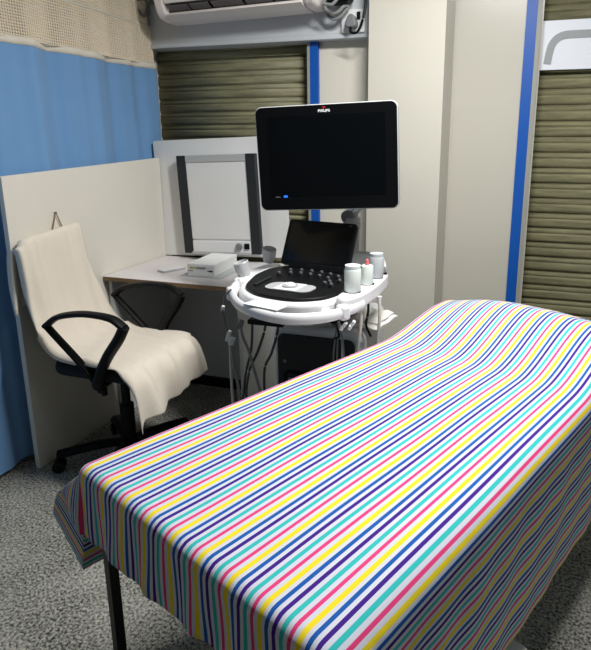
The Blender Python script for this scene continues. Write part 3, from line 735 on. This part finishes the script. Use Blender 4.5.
# bottles
def bottle(name, label, p, r, h, m, cap, tilt=0):
    o = uthing(name, label, 'bottle', p, 'bottles in the tray')
    bm = bmesh.new(); lathe(bm, [(0, 0), (r*.9, 0), (r, .006), (r, h*.9), (r*.93, h*.97), (r*.75, h), (0, h)], (0, 0, 0), 24); obj('bottle_body', bm, m, o, smooth=True)
    bm = bmesh.new()
    if cap == 'pink': lathe(bm, [(0, h), (r*.35, h), (r*.25, h+.02), (0, h+.024)], (0, 0, 0), 14); obj('nozzle', bm, 'pink', o, smooth=True)
    else: lathe(bm, [(0, h), (r*.92, h), (r*.92, h+.010), (0, h+.012)], (0, 0, 0), 20); obj('bottle_cap', bm, m, o, smooth=True)
bottle('gel_bottle', 'big white gel bottle at the front of the bottle tray', (.212, -.052, .9567), .031, .088, 'bottle', 'flat')
bottle('gel_bottle', 'white gel bottle with a pink nozzle in the middle of the tray', (.240, .085, .9567), .024, .075, 'bottle', 'pink')
bottle('gel_bottle', 'grey bottle at the back of the bottle tray', (.250, .225, .9567), .030, .088, 'bottle_grey', 'flat')
# folded cloths lying on the cabinet
def rag(name, label, p, sx, sy, rz):
    o = uthing(name, label, 'cloth', p, rz=rz)
    for k, (fx, fy, z0) in enumerate(((1, 1, 0), (.86, .8, .016))):
        bm = bmesh.new(); nx = ny = 14; top = []; bot = []
        for i in range(nx+1):
            t_, b_ = [], []
            for j in range(ny+1):
                x = (i/nx-.5)*sx*fx; y = (j/ny-.5)*sy*fy
                e = 1-max(abs(i/nx-.5), abs(j/ny-.5))*2
                z = z0+.006+.012*min(1, e*4)+.004*math.sin(x*70+k)*math.cos(y*55)
                t_.append(bm.verts.new((x, y, z))); b_.append(bm.verts.new((x, y, z0)))
            top.append(t_); bot.append(b_)
        for i in range(nx):
            for j in range(ny):
                bm.faces.new((top[i][j], top[i+1][j], top[i+1][j+1], top[i][j+1])); bm.faces.new((bot[i][j], bot[i][j+1], bot[i+1][j+1], bot[i+1][j]))
        for i in range(nx):
            bm.faces.new((top[i][0], bot[i][0], bot[i+1][0], top[i+1][0])); bm.faces.new((top[i][ny], top[i+1][ny], bot[i+1][ny], bot[i][ny]))
            bm.faces.new((top[0][i], top[0][i+1], bot[0][i+1], bot[0][i])); bm.faces.new((top[nx][i], bot[nx][i], bot[nx][i+1], top[nx][i+1]))
        obj('cloth_fold', bm, 'cloth_white', o, smooth=True)
    return o
rag('folded_cloth', 'white folded cloth on the cabinet top right of the black lift column', (.20, .26, .733), .16, .22, R(-12))
rag('folded_cloth', 'small cream folded cloth on the cabinet top at the front left', (-.02, .16, .733), .13, .10, R(20))
pw = uthing('paper_strip', 'white paper strip tucked between the front rail and panel', 'paper', (-.085, -.262, .931), rz=R(-14))
bm = bmesh.new(); prism(bm, [(-.075, -.025), (.075, -.03), (.078, .03), (-.07, .035)], -.0015, .0015); obj('paper_leaf', bm, 'paper', pw)

# ------------------------------------------------------------------ light
def area(name, loc, sx, sy, power, col=(1, 1, 1), rot=(0, 0, 0)):
    l = bpy.data.lights.new(name, 'AREA'); l.shape = 'RECTANGLE'; l.size = sx; l.size_y = sy; l.energy = power; l.color = col
    o = bpy.data.objects.new(name, l); C.objects.link(o); o.location = loc; o.rotation_euler = rot; o['kind'] = 'helper'; return o
area('ceiling_lamp', (-.03, 1.78, 2.68), .95, .14, 38, (1, .99, .975), (0, 0, BR))
area('fill_light_front', (-.5, -.9, 2.62), .8, .5, .6, (.90, .95, 1))  # weak cool fill added on the camera side, no real fixture
area('fill_light_side', (1.6, .7, 2.66), .5, .5, 2.8, (.68, .84, 1))  # invented cool light, added to lift the sheet's dark right drape and floor
w = bpy.data.worlds.new('World'); S.world = w; w.use_nodes = True
w.node_tree.nodes['Background'].inputs[0].default_value = (.5, .55, .6, 1); w.node_tree.nodes['Background'].inputs[1].default_value = .2

# ------------------------------------------------------------------ camera
cd = bpy.data.cameras.new('camera'); cam = bpy.data.objects.new('camera', cd); C.objects.link(cam)
cam.location = (0, 0, 1.5); cam.rotation_euler = (R(90)-math.atan(136/568), 0, math.atan(186/584))
cd.sensor_fit = 'AUTO'; cd.sensor_width = 36; cd.lens = 568/650*36
cd.shift_x = -(334-295.5)/650; cd.shift_y = -(325-274)/650; cd.clip_start = .02
S.camera = cam
S.view_settings.view_transform = 'Standard'; S.view_settings.look = 'None'; S.view_settings.gamma = 1; S.view_settings.use_curve_mapping = False
S.view_settings.exposure = .86
